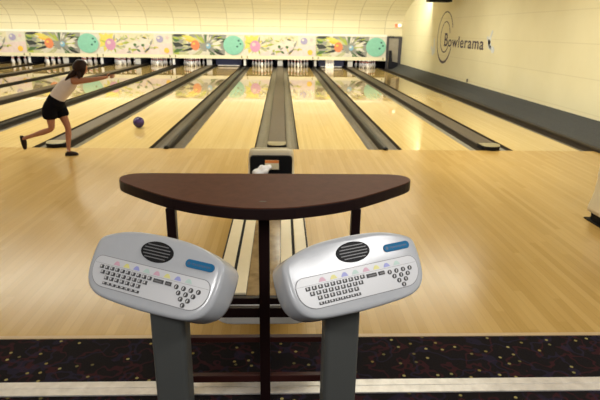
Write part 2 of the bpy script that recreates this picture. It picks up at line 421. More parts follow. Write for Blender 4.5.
def flower(cx, cy, r, n, ph=0.0, k=0.45):
    out = []
    for i in range(2 * n):
        t = ph + i * PI / n; rr = r if i % 2 == 0 else r * k
        out.append((cx + rr * math.cos(t), cy + rr * math.sin(t)))
    return out
def leaf(x0, y0, x1, y1, wd):
    dx, dy = x1 - x0, y1 - y0; L = math.hypot(dx, dy); nx, ny = -dy / L, dx / L
    up = [(x0 + dx * t + nx * wd * math.sin(PI * t) , y0 + dy * t + ny * wd * math.sin(PI * t)) for t in (0.25, 0.5, 0.75)]
    dn = [(x0 + dx * t - nx * wd * math.sin(PI * t) , y0 + dy * t - ny * wd * math.sin(PI * t)) for t in (0.75, 0.5, 0.25)]
    return [(x0, y0)] + up + [(x1, y1)] + dn
PW = 2 * HP; PH = 0.916
def mural(kind):
    names = ['mur_white']; bm = bmesh.new()
    box(bm, 0.004, PW - 0.004, 0, 0.04, 0, PH)
    layer = [0]
    def paint(pts, nm):
        if nm not in names: names.append(nm)
        pts = [(min(max(px, 0.006), PW - 0.006), min(max(pz, 0.004), PH - 0.004)) for px, pz in pts]
        layer[0] += 1
        d = 0.0006 * layer[0]
        vs = [bm.verts.new((px, -0.001 - d, pz)) for px, pz in pts]
        try: bm.faces.new(vs).material_index = names.index(nm)
        except ValueError: pass
    rr = random.Random(3 if kind == 'A' else 5)
    W, H = PW, PH
    if kind == 'A':
        # dark foliage at the left edge, radiating streaks, an orange ball and a big teal ball
        paint([(0, 0), (0.75, 0), (0.6, H), (0, H)], 'mur_pale'); paint([(0.7, 0.3), (2.4, 0.0), (2.5, H), (0.8, H)], 'mur_grey')
        for i in range(20):
            a = rr.uniform(-0.9, 0.9); L = rr.uniform(0.3, 0.62); y0 = rr.uniform(0.05, H - 0.05)
            paint(leaf(0.02, y0, 0.05 + L * math.cos(a), y0 + L * math.sin(a), rr.uniform(0.05, 0.11)), rr.choice(['mur_green', 'mur_lime', 'mur_dark', 'mur_lime', 'mur_grey', 'mur_pale']))
        for i in range(34):
            a = 2 * PI * i / 34 + 0.1; r0 = rr.uniform(0.15, 0.45); r1 = rr.uniform(0.6, 1.15)
            cx, cy = 1.55, 0.40
            paint(leaf(cx + r0 * math.cos(a), cy + r0 * 0.7 * math.sin(a), cx + r1 * 1.15 * math.cos(a), cy + r1 * 0.8 * math.sin(a), rr.uniform(0.025, 0.06)), rr.choice(['mur_dark', 'mur_white', 'mur_lime', 'mur_white', 'mur_white', 'mur_green', 'mur_pale']))
        paint(leaf(0.45, 0.86, 1.2, 0.62, 0.10), 'mur_yellow')
        paint(leaf(0.55, 0.70, 1.1, 0.55, 0.06), 'mur_gold')
        paint(ellipse(1.06, 0.43, 0.20, 0.225, 28), 'mur_orange')
        paint(ellipse(1.0, 0.50, 0.06, 0.05, 14), 'mur_gold')
        paint(ellipse(1.66, 0.40, 0.11, 0.12, 20), 'mur_blue')
        paint(ellipse(1.63, 0.44, 0.05, 0.05, 14), 'mur_white')
        for i in range(7):
            x0 = rr.uniform(1.7, 2.3)
            paint(leaf(x0, rr.uniform(0.55, 0.85), x0 + rr.uniform(0.25, 0.5), rr.uniform(0.6, H), 0.03), rr.choice(['mur_dark', 'mur_lime', 'mur_yellow', 'mur_green']))
        for i in range(6):
            x0 = rr.uniform(1.6, 2.4)
            paint(leaf(x0, rr.uniform(0.2, 0.4), x0 + rr.uniform(0.15, 0.4), rr.uniform(0.0, 0.2), 0.028), rr.choice(['mur_dark', 'mur_grey']))
        paint(ellipse(W - 0.5, 0.455, 0.47, 0.43, 36), 'mur_teal')
        for px, pz in ((-0.26, 0.66), (-0.33, 0.40), (-0.18, 0.52)): paint(ellipse(W + px, pz, 0.05, 0.045, 14), 'mur_tealdk')
    else:
        paint([(0, 0), (W, 0), (W, H), (0, H)], 'mur_white')
        paint([(0.6, 0), (W, 0), (W, 0.5), (1.9, 0.42), (1.0, 0.2)], 'mur_rose'); paint([(0, 0.5), (0.8, 0.3), (1.7, 0.6), (2.5, 0.45), (2.5, H), (0, H)], 'mur_cream')
        paint(flower(0.35, 0.55, 0.5, 9, 0.2, 0.6), 'mur_yellow')
        for i in range(9):
            a = 2 * PI * i / 9
            paint(leaf(0.62 + 0.15 * math.cos(a), 0.42 + 0.1 * math.sin(a), 0.62 + 0.6 * math.cos(a), 0.45 + 0.42 * math.sin(a), 0.04), rr.choice(['mur_lime', 'mur_pale', 'mur_grey', 'mur_pale', 'mur_yellow']))
        paint(ellipse(0.50, 0.42, 0.24, 0.26, 28), 'mur_ballpink')
        paint(ellipse(0.44, 0.50, 0.09, 0.08, 16), 'mur_pink')
        paint(flower(1.12, 0.66, 0.22, 6, 0.4), 'mur_pale')
        for x0, y0, x1, y1 in ((1.2, 0.05, 1.5, 0.16), (1.35, 0.02, 1.42, 0.2), (2.0, 0.1, 2.3, 0.3), (1.9, 0.85, 2.35, 0.62), (2.25, 0.3, 2.45, 0.7)):
            paint(leaf(x0, y0, x1, y1, 0.05), 'mur_grey')
        paint(flower(2.1, 0.60, 0.34, 7, 0.1), 'mur_white')
        for i in range(40):
            a = rr.uniform(0, 2 * PI); x0 = rr.uniform(0.75, 2.6); y0 = rr.uniform(0.08, 0.85); L_ = rr.uniform(0.15, 0.38)
            paint(leaf(x0, y0, x0 + L_ * math.cos(a), y0 + 0.6 * L_ * math.sin(a), rr.uniform(0.02, 0.05)), rr.choice(['mur_grey', 'mur_white', 'mur_pale', 'mur_lime', 'mur_white', 'mur_pink', 'mur_yellow']))
        paint(ellipse(1.62, 0.42, 0.07, 0.06, 14), 'mur_green'); paint(ellipse(1.98, 0.40, 0.07, 0.06, 14), 'mur_green')
        paint(leaf(1.95, 0.75, 2.2, 0.70, 0.03), 'mur_dark'); paint(leaf(1.68, 0.24, 1.86, 0.10, 0.05), 'mur_green')
        paint(leaf(2.05, 0.06, 2.32, 0.34, 0.025), 'mur_dark')
        paint(ellipse(2.77, 0.68, 0.155, 0.15, 24), 'mur_lav'); paint(ellipse(2.72, 0.73, 0.06, 0.05, 14), 'mur_white')
        paint(ellipse(3.06, 0.18, 0.12, 0.12, 20), 'mur_gold'); paint(flower(3.12, 0.75, 0.12, 5), 'mur_pink')
    return bm, names
MURL = {3: 'with a large teal ball, nearest the right wall', 1: 'with a pink ball, straight ahead above the central track', -1: 'with a large teal ball, next left of the central panel',
        -3: "with a pink ball, just right of the girl's head", -5: "with a large teal ball, directly behind the girl's head", -7: 'with a pink ball, farthest left, cut by the picture edge'}
protoA = protoB = None
for j, nm in ((1, 'A'), (-1, 'B'), (-3, 'A'), (-5, 'B'), (-7, 'A'), (-9, 'B')):
    key = j + 2
    lab = 'printed mask panel ' + MURL[key]
    src = protoA if nm == 'A' else protoB
    if src is None:
        bm, names = mural(nm)
        o = obj('mask_panel', bm, names)
        if nm == 'A': protoA = o
        else: protoB = o
    else:
        o = src.copy(); COL.objects.link(o)
    o.location = (j * HP, YM, 0.546)
    tag(o, lab, 'mural panel', 'mural panels over the pins')

# pins
pin_prof = [(0, 0), (0.026, 0.0), (0.029, 0.01), (0.046, 0.06), (0.0585, 0.10), (0.0605, 0.114), (0.058, 0.14), (0.045, 0.19), (0.030, 0.225), (0.0245, 0.245), (0.0232, 0.255), (0.0245, 0.268), (0.029, 0.30), (0.0322, 0.335), (0.029, 0.362), (0.018, 0.377), (0, 0.381)]
bm = bmesh.new(); lathe(bm, pin_prof, 14, [1 if i in (9, 11) else 0 for i in range(len(pin_prof))])
pin0 = obj('bowling_pin', bm, ['pin', 'pinred'], smooth=True)
first = True
for k in range(1, -5, -1):
    for s in (1, -1):
        if (k, s) in ((1, -1), (-1, 1)): continue
        cx = 2 * HP * k + s * LC
        for r in range(4):
            for i in range(r + 1):
                o = pin0 if first else pin0.copy()
                if not first: COL.objects.link(o)
                first = False
                o.location = (cx + (i - r / 2) * 0.3048, 17.48 + r * 0.264, 0.0005)
                tag(o, 'white bowling pin at the end of the lane ' + lane_name(k, s), 'bowling pin', 'pins on the lane ' + lane_name(k, s))

# pit: curtain, kickbacks
struct(obj('trim_5', bbox(-16, 4.98, YE, YE + 0.05, -0.1, 1.5), 'pit'))
struct(obj('trim_6', bbox(-16, 4.98, YM + 0.06, YE, 1.42, 1.46), 'pit'))
def kick(x, w_, trim, lab):
    root = empty('kickback_partition', (x, YM + 0.1, 0.082), lab, 'partition', 'pit partitions')
    obj('panel', bbox(-w_ / 2, w_ / 2, 0.05, 1.38, 0, 0.72), 'kick', root)
    obj('front_trim', bbox(-w_ / 2, w_ / 2, 0.0, 0.05, 0, 0.72), trim, root, bevel=0.012)
for k in range(1, -5, -1):
    kick(2 * HP * k, 0.24, 'kicktrim' if k != 1 else 'kicktrim', 'grey pit partition ending the ball track ' + CAPL[k])
for k in range(0, -5, -1):
    kick(HP + 2 * HP * k, 0.11, 'kickwhite' if k < 0 else 'kicktrim', 'narrow pit partition ending the ridge ' + DIVL[k])

# lowered sweeps on two lanes
for (k, s, lab) in ((1, -1, 'dark blue sweep bar lowered behind the white card'), (-1, 1, "dark blue sweep bar lowered on the purple ball's lane")):
    cx = 2 * HP * k + s * LC
    root = empty('pin_sweep', (cx, YM + 0.46, 0.004), lab, 'sweep', 'pin sweeps')
    obj('blade', bbox(-0.60, 0.60, 0, 0.04, 0.075, 0.40), 'blue', root, bevel=0.006)
    obj('bottom_strip', bbox(-0.51, 0.51, -0.01, 0.045, 0.035, 0.075), 'kicktrim', root)
    for q in (-1, 1): obj('arm', bbox(q * 0.57 - 0.02, q * 0.57 + 0.02, 0.04, 0.9, 0.30, 0.36), 'kicktrim', root)
# white card standing on the lane
root = empty('score_card', (2.36, YM + 0.26, 0.001), 'tall white card standing at the end of a lane, in front of the blue sweep', 'card')
bm = bmesh.new(); box(bm, -0.20, 0.20, 0, 0.012, 0, 0.43)
obj('panel', bm, 'white', root)
bm = bmesh.new()
for zz in (0.36, 0.27, 0.20, 0.12):
    box(bm, -0.11, -0.02, -0.002, 0, zz, zz + 0.02); box(bm, 0.02, 0.10, -0.002, 0, zz, zz + 0.02)
obj('marks', bm, 'mur_lav', root)
bm = bmesh.new(); prism(bm, [(0.012, 0.0), (0.16, 0.0), (0.16, 0.008), (0.02, 0.30), (0.012, 0.30)], 'x', -0.015, 0.015)
obj('foot', bm, 'white', root)

# door / passage at the right of the masks
root = empty('door_1', (5.36, YM + 0.02, 0.0), 'narrow grey door in a dark frame at the right end of the mask panels', 'door')
root['kind'] = 'structure'
bm = bmesh.new()
box(bm, -0.36, -0.27, -0.05, 0.08, 0, 1.47); box(bm, 0.20, 0.335, -0.05, 0.08, 0.20, 1.47); box(bm, -0.27, 0.20, -0.05, 0.08, 1.42, 1.47)
struct(obj('door_frame', bm, 'doorframe', root))
struct(obj('door_leaf', bbox(-0.27, 0.20, 0.02, 0.06, 0.0, 1.42), 'doorgrey', root))
root = empty('machine_guard', (5.22, YM - 0.28, 0.045), 'dark upright guard post at the right end of the mask panels', 'guard')
bm = bmesh.new(); prism(bm, [(-0.14, 0), (0.30, 0), (0.30, 0.28), (0.03, 0.34), (-0.02, 0.82), (-0.14, 0.82)], 'y', 0, 0.10)
obj('plate', bm, 'kick', root, bevel=0.01)
obj('foot_plate', bbox(-0.16, 0.32, -0.03, 0.13, 0, 0.02), 'black', root)
# small emergency lamp on the cove
root = empty('emergency_light', (5.47, 17.20, 1.90), 'small red and white lit lamp box high beside the right wall', 'lamp')
obj('housing', bbox(-0.17, 0.17, 0.02, 0.16, 0, 0.17), 'bar', root, bevel=0.01)
obj('red_lens', bbox(-0.15, -0.03, 0.0, 0.03, 0.02, 0.15), 'lampred', root, bevel=0.01)['label'] = 'red glowing lens'
bm = bmesh.new(); prism(bm, ellipse(0.07, 0.085, 0.075, 0.07, 18), 'y', -0.02, 0.03)
obj('white_lens', bm, 'lampwhite', root)['label'] = 'white glowing lens'
# hanging loudspeaker top right
root = empty('loudspeaker', (4.92, 8.9, 2.60), 'black box loudspeaker hung from the ceiling beside the right wall', 'loudspeaker')
obj('cabinet', bbox(-0.35, 0.35, 0, 0.42, 0, 0.40), 'black', root, bevel=0.015)
bm = bmesh.new()
for a_ in (-0.17, 0.17): prism(bm, ellipse(a_, 0.2, 0.13, 0.13, 24), 'y', -0.012, 0.002)
obj('grille', bm, 'grillebar', root)
for a_ in (-0.25, 0.25): obj('hanger', bbox(a_ - 0.012, a_ + 0.012, 0.2, 0.224, 0.39, 0.62), 'black', root)

# ------------------------------------------------------------------ painted wall sign
root = empty('wall_sign', (XW, 10.7, 1.54), 'painted wall sign of two rings, dark lettering and pale pins on the right wall', 'sign')
def on_wall(bm, pts_outer, pts_inner=None, d=0.004):
    """flat shape on the wall; local coordinates: x = towards the camera (-Y), y = up"""
    def P(p, t): return (-t, -p[0], p[1])
    if pts_inner is None:
        A = [bm.verts.new(P(p, d)) for p in pts_outer]; B = [bm.verts.new(P(p, 0)) for p in pts_outer]; n = len(A)
        bm.faces.new(A)
        for i in range(n): bm.faces.new((A[i], A[(i + 1) % n], B[(i + 1) % n], B[i]))
    else:
        A = [bm.verts.new(P(p, d)) for p in pts_outer]; B = [bm.verts.new(P(p, d)) for p in pts_inner]
        A0 = [bm.verts.new(P(p, 0)) for p in pts_outer]; B0 = [bm.verts.new(P(p, 0)) for p in pts_inner]; n = len(A)
        for i in range(n - 1):
            bm.faces.new((A[i], A[i + 1], B[i + 1], B[i])); bm.faces.new((A[i], A[i + 1], A0[i + 1], A0[i])); bm.faces.new((B[i], B[i + 1], B0[i + 1], B0[i]))
for R_, cx, cy, wa, wb, g0 in ((0.86, 0.0, 0.0, 0.035, 0.085, -0.35), (0.52, 0.04, 0.02, 0.03, 0.045, -0.5)):
    bm = bmesh.new(); N = 60; po = []; pi_ = []
    for i in range(N + 1):
        t = g0 + (2 * PI - 0.75) * i / N + 0.75
        wd = wa + (wb - wa) * max(0, math.sin(-t)) ** 2
        po.append((cx + R_ * math.cos(t), cy + R_ * math.sin(t))); pi_.append((cx + (R_ - wd) * math.cos(t), cy + (R_ - wd) * math.sin(t)))
    on_wall(bm, po, pi_)
    obj('ring', bm, 'ink', root)
cu = bpy.data.curves.new('txt', 'FONT'); cu.body = 'Bowlerama'; cu.size = 0.60; cu.space_character = 1.12; cu.extrude = 0.002; cu.offset = 0.006
to = bpy.data.objects.new('txt', cu); COL.objects.link(to)
dg = bpy.context.evaluated_depsgraph_get(); dg.update()
me = bpy.data.meshes.new_from_object(to.evaluated_get(dg))
bpy.data.objects.remove(to)
xs = [v.co.x for v in me.vertices]; ys = [v.co.y for v in me.vertices]
fx = 3.62 / (max(xs) - min(xs)); x0 = min(xs)
for v in me.vertices:
    px = (v.co.x - x0) * fx; pz = v.co.y; pd = v.co.z
    if px < 0.42: pz *= 1.02
    else: pz *= 0.80
    v.co = (-0.004 - pd, -px + 0.0, pz)
me.materials.clear(); me.materials.append(M['ink'])
lo = bpy.data.objects.new('lettering', me); COL.objects.link(lo); lo.parent = root; lo.location = (0, -0.02, -0.27)
def pin_outline(s_, rot, cx, cy):
    half = [(0.026, 0), (0.05, 0.06), (0.0605, 0.114), (0.045, 0.19), (0.025, 0.25), (0.031, 0.32), (0.02, 0.372), (0.0, 0.381)]
    pts = half + [(-a, b) for a, b in half[-2::-1]]
    c, sn = math.cos(rot), math.sin(rot)
    return [(cx + s_ * (a * 1.5 * c - b * sn), cy + s_ * (a * 1.5 * sn + b * c)) for a, b in pts]
for s_, rot, cx, cy in ((1.5, 0.25, -1.12, -0.58), (1.2, 0.9, -1.2, -0.62), (1.15, 0.8, 4.15, -0.22), (1.1, -0.4, 3.98, -0.14), (1.0, 1.25, 4.42, -0.28)):
    bm = bmesh.new(); on_wall(bm, pin_outline(s_, rot, cx, cy)); obj('painted_pin', bm, 'pale', root)
# small dark hook on the wall just above the skirting
o = obj('wall_hook', bbox(-0.03, 0.0, -0.02, 0.02, 0, 0.09), 'doorframe', loc=(XW, 8.0, 0.30)); tag(o, 'small dark stub on the right wall just above the grey skirting', 'hook')

# ------------------------------------------------------------------ ball return
def hood_sec(z, hw, y0, y1, r): return z, rrect(-hw, hw, y0, y1, r, 5)
def ball_return(loc, lab):
    root = empty('ball_return', loc, lab, 'ball return', 'ball returns')
    # hood: flared shell, origin under the hood's far end, rack runs to -Y
    bm = bmesh.new()
    secs = [(0.10, 0.245, -0.95, 0.0), (0.14, 0.245, -0.95, 0.0), (0.28, 0.215, -0.93, -0.005), (0.40, 0.213, -0.92, -0.01), (0.44, 0.212, -0.90, -0.01), (0.462, 0.211, -0.55, -0.012), (0.47, 0.210, -0.16, -0.012), (0.60, 0.207, -0.145, -0.015), (0.66, 0.203, -0.135, -0.02), (0.69, 0.192, -0.125, -0.03), (0.70, 0.172, -0.11, -0.045)]
    rings = [[bm.verts.new((px, py, z)) for px, py in rrect(-hw, hw, y0, y1, 0.06 if z < 0.45 else 0.045, 5)] for z, hw, y0, y1 in secs]
    for a, b in zip(rings, rings[1:]):
        n = len(a)
        for i in range(n): bm.faces.new((a[i], a[(i + 1) % n], b[(i + 1) % n], b[i]))
    bm.faces.new(rings[0][::-1]); bm.faces.new(rings[-1])
    obj('hood', bm, 'shell', root, smooth=True)
    # black mouth: upright opening and the bed in front of it
    bm = bmesh.new()
    prism(bm, rrect(-0.190, 0.190, 0.46, 0.65, (0.01, 0.01, 0.03, 0.03), 6), 'y', -0.172, -0.12)
    obj('mouth', bm, 'black', root)
    obj('mouth_bed', bbox(-0.190, 0.190, -0.54, -0.165, 0.45, 0.472), 'black', root)
    obj('plinth', bbox(-0.20, 0.20, -0.90, -0.04, 0.012, 0.12), 'black', root, bevel=0.01)
    obj('floor_flange', bbox(-0.235, 0.235, -0.93, 0.0, 0.0, 0.014), 'black', root)
    # rack
    bm = bmesh.new()
    pl = [(-0.268, -0.93)] + [(-0.268, -2.20)] + [(-0.268 + 0.11 * (1 - math.cos(t)), -2.20 - 0.13 * math.sin(t)) for t in [i * PI / 2 / 6 for i in range(1, 7)]]
    pl = pl + [(-a, b) for a, b in pl[::-1]]
    prism(bm, pl, 'z', 0.275, 0.408)
    obj('rack_body', bm, 'shellwhite', root, bevel=0.012)
    bm = bmesh.new()
    pl2 = [(a * 0.985, max(b, -2.305)) for a, b in pl]
    prism(bm, pl2, 'z', 0.404, 0.411)
    obj('rack_bed', bm, 'black', root)
    for a, b in ((-0.252, -0.178), (-0.160, -0.090), (0.090, 0.160), (0.178, 0.252)):
        obj('rail', bbox(a, b, -2.19 if abs(a + b) > 0.3 else -2.26, -0.93, 0.410, 0.424), 'rail', root, bevel=0.004)
    obj('lift_track', bbox(-0.088, 0.088, -2.27, -0.93, 0.411, 0.416), 'track', root)
    obj('pedestal', bbox(-0.13, 0.13, -1.70, -1.05, 0.0, 0.28), 'black', root, bevel=0.02)
    return root
br = ball_return((-0.02, -2.98, 0.0), 'cream ball return with a black mouth under and behind the brown table')
dup(br, (3.30, -2.98, 0.0), 'cream ball return cut off at the right edge of the picture')
# card and towel inside the mouth
root = empty('instruction_card', (-0.012, -3.185, 0.535), 'small orange and cream card standing in the black ball return mouth', 'card')
root.rotation_euler = (-0.08, 0, 0)
obj('panel', bbox(-0.062, 0.062, 0, 0.006, 0, 0.085), 'card', root)
obj('header', bbox(-0.0615, 0.0615, -0.002, 0.0, 0.058, 0.0845), 'orange', root)['label'] = 'orange header band'
bm = bmesh.new()
bmesh.ops.create_uvsphere(bm, u_segments=28, v_segments=16, radius=1)
for v in bm.verts:
    x, y, z = v.co
    nse = 0.10 * math.sin(7 * x + 3 * y) + 0.08 * math.sin(11 * y - 5 * x + 2 * z)
    v.co = (0.085 * x * (1 + nse) + 0.02 * y, 0.075 * y * (1 + nse), max(-0.03, 0.034 * z * (1 + 2 * nse)))
o = obj('towel', bm, 'cloth', smooth=True, loc=(-0.100, -3.27, 0.545)); o.rotation_euler = (0.1, -0.35, 0.1)
tag(o, 'crumpled white towel lying in the black mouth of the ball return', 'towel')

# ------------------------------------------------------------------ table
TC = (0.001, -5.45, 0.0)
root = empty('table', TC, 'brown half-moon laminate table on a dark frame behind the consoles', 'table')
half = [(0.0, -0.251), (0.10, -0.243), (0.215, -0.205), (0.31, -0.163), (0.40, -0.108), (0.50, -0.025), (0.60, 0.066), (0.655, 0.122), (0.677, 0.160), (0.682, 0.195), (0.668, 0.232), (0.635, 0.258), (0.59, 0.266), (0.0, 0.266)]
def smooth_poly(p):
    out = [p[0]]
    for i in range(1, len(p) - 1):
        a, b, c = Vector(p[i - 1]), Vector(p[i]), Vector(p[i + 1])
        if (c - b).length > 0.4: out.append(tuple(b)); continue
        out.append(tuple(b * 0.75 + a * 0.25)); out.append(tuple(b * 0.75 + c * 0.25))
    return out + [p[-1]]
hs = smooth_poly(half)
hs = [(a * 1.02, b) for a, b in hs]
outl = hs + [(-a, b) for a, b in hs[-2:0:-1]]
bm = bmesh.new(); prism(bm, outl, 'z', 1.0, 1.0495); obj('edge_band', bm, 'edgeband', root, bevel=0.004)
bm = bmesh.new(); prism(bm, [(a * 0.996, b * 0.992) for a, b in outl], 'z', 1.047, 1.0525); obj('tabletop', bm, 'laminate', root)
bm = bmesh.new(); prism(bm, ellipse(-0.005, -0.165, 0.016, 0.007, 16), 'z', 1.0520, 1.0532); obj('screw_cap', bm, 'cap', root)
LY = -0.09
for x in (-0.40, 0.395): obj('leg', bbox(x - 0.02, x + 0.02, LY - 0.02, LY + 0.02, 0, 1.0), 'frame', root, bevel=0.003)
obj('leg', bbox(-0.027, 0.021, LY - 0.021, LY + 0.02, 0, 1.0), 'frame', root, bevel=0.003)
for z0, z1, mt in ((0.534, 0.566, 'frame'), (0.466, 0.514, 'frame'), (0.333, 0.36, 'frame_red'), (0.110, 0.147, 'frame_red')):
    obj('rail', bbox(-0.38, 0.375, LY - 0.012, LY + 0.016, z0, z1), mt, root, bevel=0.002)

# ------------------------------------------------------------------ consoles
def console(center, yaw, post, lab, flip):
    ry = math.radians(yaw); tl = math.radians(53.9)
    X = Vector((math.cos(ry), math.sin(ry), 0)); Y = Vector((-math.sin(ry) * math.cos(tl), math.cos(ry) * math.cos(tl), math.sin(tl))); N = X.cross(Y)
    root = empty('scoring_console', (post[0], post[1], 0), lab, 'scoring console', 'scoring consoles in the foreground')
    mat = Matrix(((X.x, Y.x, N.x, center[0] - post[0]), (X.y, Y.y, N.y, center[1] - post[1]), (X.z, Y.z, N.z, center[2]), (0, 0, 0, 1)))
    def part(name, bm, mats, parent=root, smooth=False, bevel=0.0):
        if parent is root: bm.transform(mat)
        else: bm.transform(mat)
        return obj(name, bm, mats, parent, smooth, bevel)
    # face outline
    hp = [(0.0, 0.054), (0.05, 0.0535), (0.10, 0.0505), (0.15, 0.043), (0.20, 0.028), (0.232, 0.014), (0.245, 0.001), (0.249, -0.02), (0.250, -0.055), (0.248, -0.09), (0.240, -0.125), (0.222, -0.153), (0.190, -0.172), (0.145, -0.180), (0.07, -0.183), (0.0, -0.184)]
    hp = smooth_poly(hp)
    out = hp + [(-a, b) for a, b in hp[-2:0:-1]]
    cyy = -0.065
    def ring(bm, inset, n, sx=1.0):
        res = []
        for a, b in out:
            d = Vector((a, b - cyy)); L = d.length
            q = d * ((L - inset) / L)
            res.append(bm.verts.new((q.x * sx, q.y + cyy, n)))
        return res
    bm = bmesh.new()
    rs = [ring(bm, 0.017, 0.0), ring(bm, 0.010, -0.0008), ring(bm, 0.003, -0.0035), ring(bm, -0.0015, -0.008), ring(bm, -0.003, -0.015), ring(bm, -0.003, -0.05), ring(bm, -0.003, -0.095), ring(bm, 0.004, -0.118), ring(bm, 0.018, -0.132), ring(bm, 0.038, -0.138)]
    n = len(rs[0])
    bm.faces.new(rs[0]); bm.faces.new(rs[-1][::-1])
    for a, b in zip(rs, rs[1:]):
        for i in range(n): bm.faces.new((a[i], a[(i + 1) % n], b[(i + 1) % n], b[i]))
    part('body', bm, 'console', smooth=True)
    bm = bmesh.new(); box(bm, -0.10, 0.10, -0.14, -0.02, -0.150, -0.135); part('mount', bm, 'post')
    # keypad inlay with a dark outline
    bm = bmesh.new(); prism(bm, rrect(-0.228, 0.228, -0.149, -0.048, (0.062, 0.062, 0.03, 0.03), 8), 'z', -0.001, 0.0012); part('keypad_outline', bm, 'line')
    bm = bmesh.new(); prism(bm, rrect(-0.2255, 0.2255, -0.1468, -0.0502, (0.060, 0.060, 0.028, 0.028), 8), 'z', -0.001, 0.0022); part('keypad', bm, 'keypad')
    bm = bmesh.new(); box(bm, -0.222, 0.222, -0.0752, -0.0744, 0.002, 0.0026); part('keypad_line', bm, 'line')
    # speaker
    bm = bmesh.new(); prism(bm, ellipse(0, 0, 0.063, 0.0335, 36), 'z', -0.002, 0.0035)
    spk = part('speaker', bm, 'grille', bevel=0.002)
    for i, yy in enumerate((-0.020, -0.010, 0.0, 0.010, 0.020)):
        hw = 0.052 * math.sqrt(max(0.05, 1 - (yy / 0.031) ** 2))
        bm = bmesh.new(); box(bm, -hw, hw, yy - 0.0014, yy + 0.0014, 0.003, 0.0058); part('speaker_slat', bm, 'grillebar', spk)
    # badge
    bm = bmesh.new(); prism(bm, rrect(0.116, 0.219, -0.0240, 0.0015, 0.0124, 6), 'z', -0.001, 0.0035)
    bd = part('badge', bm, 'badge')
    bm = bmesh.new()
    prism(bm, ellipse(0.128, -0.0115, 0.0055, 0.0055, 14), 'z', 0.0035, 0.0039)
    for i in range(9): box(bm, 0.140 + i * 0.0077, 0.1445 + i * 0.0077, -0.0135 - 0.002 * (i % 2), -0.0085, 0.0035, 0.0039)
    part('badge_marks', bm, 'badgetext', bd)
    # keys
    def key(x, y, w_, h_):
        bm = bmesh.new(); box(bm, x - w_ / 2, x + w_ / 2, y - h_ / 2, y + h_ / 2, 0.002, 0.0052)
        box(bm, x - w_ * 0.36, x + w_ * 0.06, y - h_ * 0.22, y + h_ * 0.40, 0.0052, 0.0057, 1)
        part('key', bm, ['key', 'keytop'])
    dx = (0.0069 + 0.1888) / 9
    for i in range(10): key(-0.1888 + i * dx, -0.0846, 0.0138, 0.0118)
    for i in range(9): key(-0.1780 + i * dx, -0.1010, 0.0138, 0.0118)
    for i in range(7): key(-0.1560 + i * dx, -0.1172, 0.0138, 0.0118)
    for i in range(8): key(-0.1560 + i * (0.1327 / 7), -0.1345, 0.0142, 0.0085)
    for x, w_ in ((0.0417, 0.037), (0.0800, 0.022)):
        bm = bmesh.new(); box(bm, x - w_ / 2, x + w_ / 2, -0.0925, -0.0805, 0.002, 0.0052); box(bm, x - w_ * 0.36, x + w_ * 0.36, -0.0885, -0.0855, 0.0052, 0.0056, 1)
        part('bar_key', bm, ['key', 'grillebar'])
    for r in range(4):
        for i in range(4 - r):
            x = 0.1111 + (i + r / 2) * 0.02697; y = -0.0896 - r * 0.0161
            bm = bmesh.new(); prism(bm, ellipse(x, y, 0.0074, 0.0074, 14), 'z', 0.002, 0.005)
            prism(bm, ellipse(x - 0.001, y, 0.0020, 0.0052, 10, -0.25), 'z', 0.005, 0.0055, 1)
            part('pin_key', bm, ['key', 'keytop'])
    cols = ['pink', 'yellow', 'violet', 'mint', 'pink', 'yellow', 'violet', 'mint']
    for i, c in enumerate(cols):
        x = -0.134 + i * 0.0402
        bm = bmesh.new(); prism(bm, [(x - 0.013, -0.071), (x + 0.013, -0.071), (x + 0.009, -0.0635), (x + 0.004, -0.058), (x - 0.004, -0.058), (x - 0.009, -0.0635)], 'z', 0.002, 0.0029)
        part('colour_symbol', bm, c)
    # post
    bm = bmesh.new(); prism(bm, rrect(-0.060, 0.060, -0.034, 0.034, 0.016, 4), 'z', 0.012, 0.915)
    bm.transform(Matrix.Rotation(ry * 0.35, 4, 'Z'))
    obj('post', bm, 'post', root, smooth=False)
    bm = bmesh.new(); prism(bm, rrect(-0.11, 0.11, -0.10, 0.10, 0.03, 4), 'z', 0.0, 0.014); bm.transform(Matrix.Rotation(ry * 0.35, 4, 'Z'))
    obj('base_plate', bm, 'post', root)
    return root
console((-0.321, -6.115, 1.05), -26.5, (-0.300, -6.10), 'grey scoring console on a dark post, left of the table leg', False)
console((0.3037, -6.1135, 1.05), 24.7, (0.276, -6.10), 'grey scoring console on a dark post, right of the table leg', True)

# ------------------------------------------------------------------ ball
bm = bmesh.new(); bmesh.ops.create_uvsphere(bm, u_segments=40, v_segments=24, radius=0.1)
o = obj('bowling_ball', bm, 'ball', smooth=True, loc=(-2.505, 1.66, 0.1005))
tag(o, 'purple bowling ball rolling on the lane in front of the girl', 'bowling ball')
for a, b in ((0.0, 0.0), (0.32, 0.1), (0.2, 0.36)):
    d = Vector((0.25 + a, -0.75 + 0.2 * b, 0.75 + b)).normalized()
    bm = bmesh.new(); bmesh.ops.create_circle(bm, cap_ends=True, segments=14, radius=0.011)
    bm.transform(Matrix.Translation(d * 0.0997) @ d.to_track_quat('Z', 'Y').to_matrix().to_4x4())
    obj('finger_hole', bm, 'black', o)

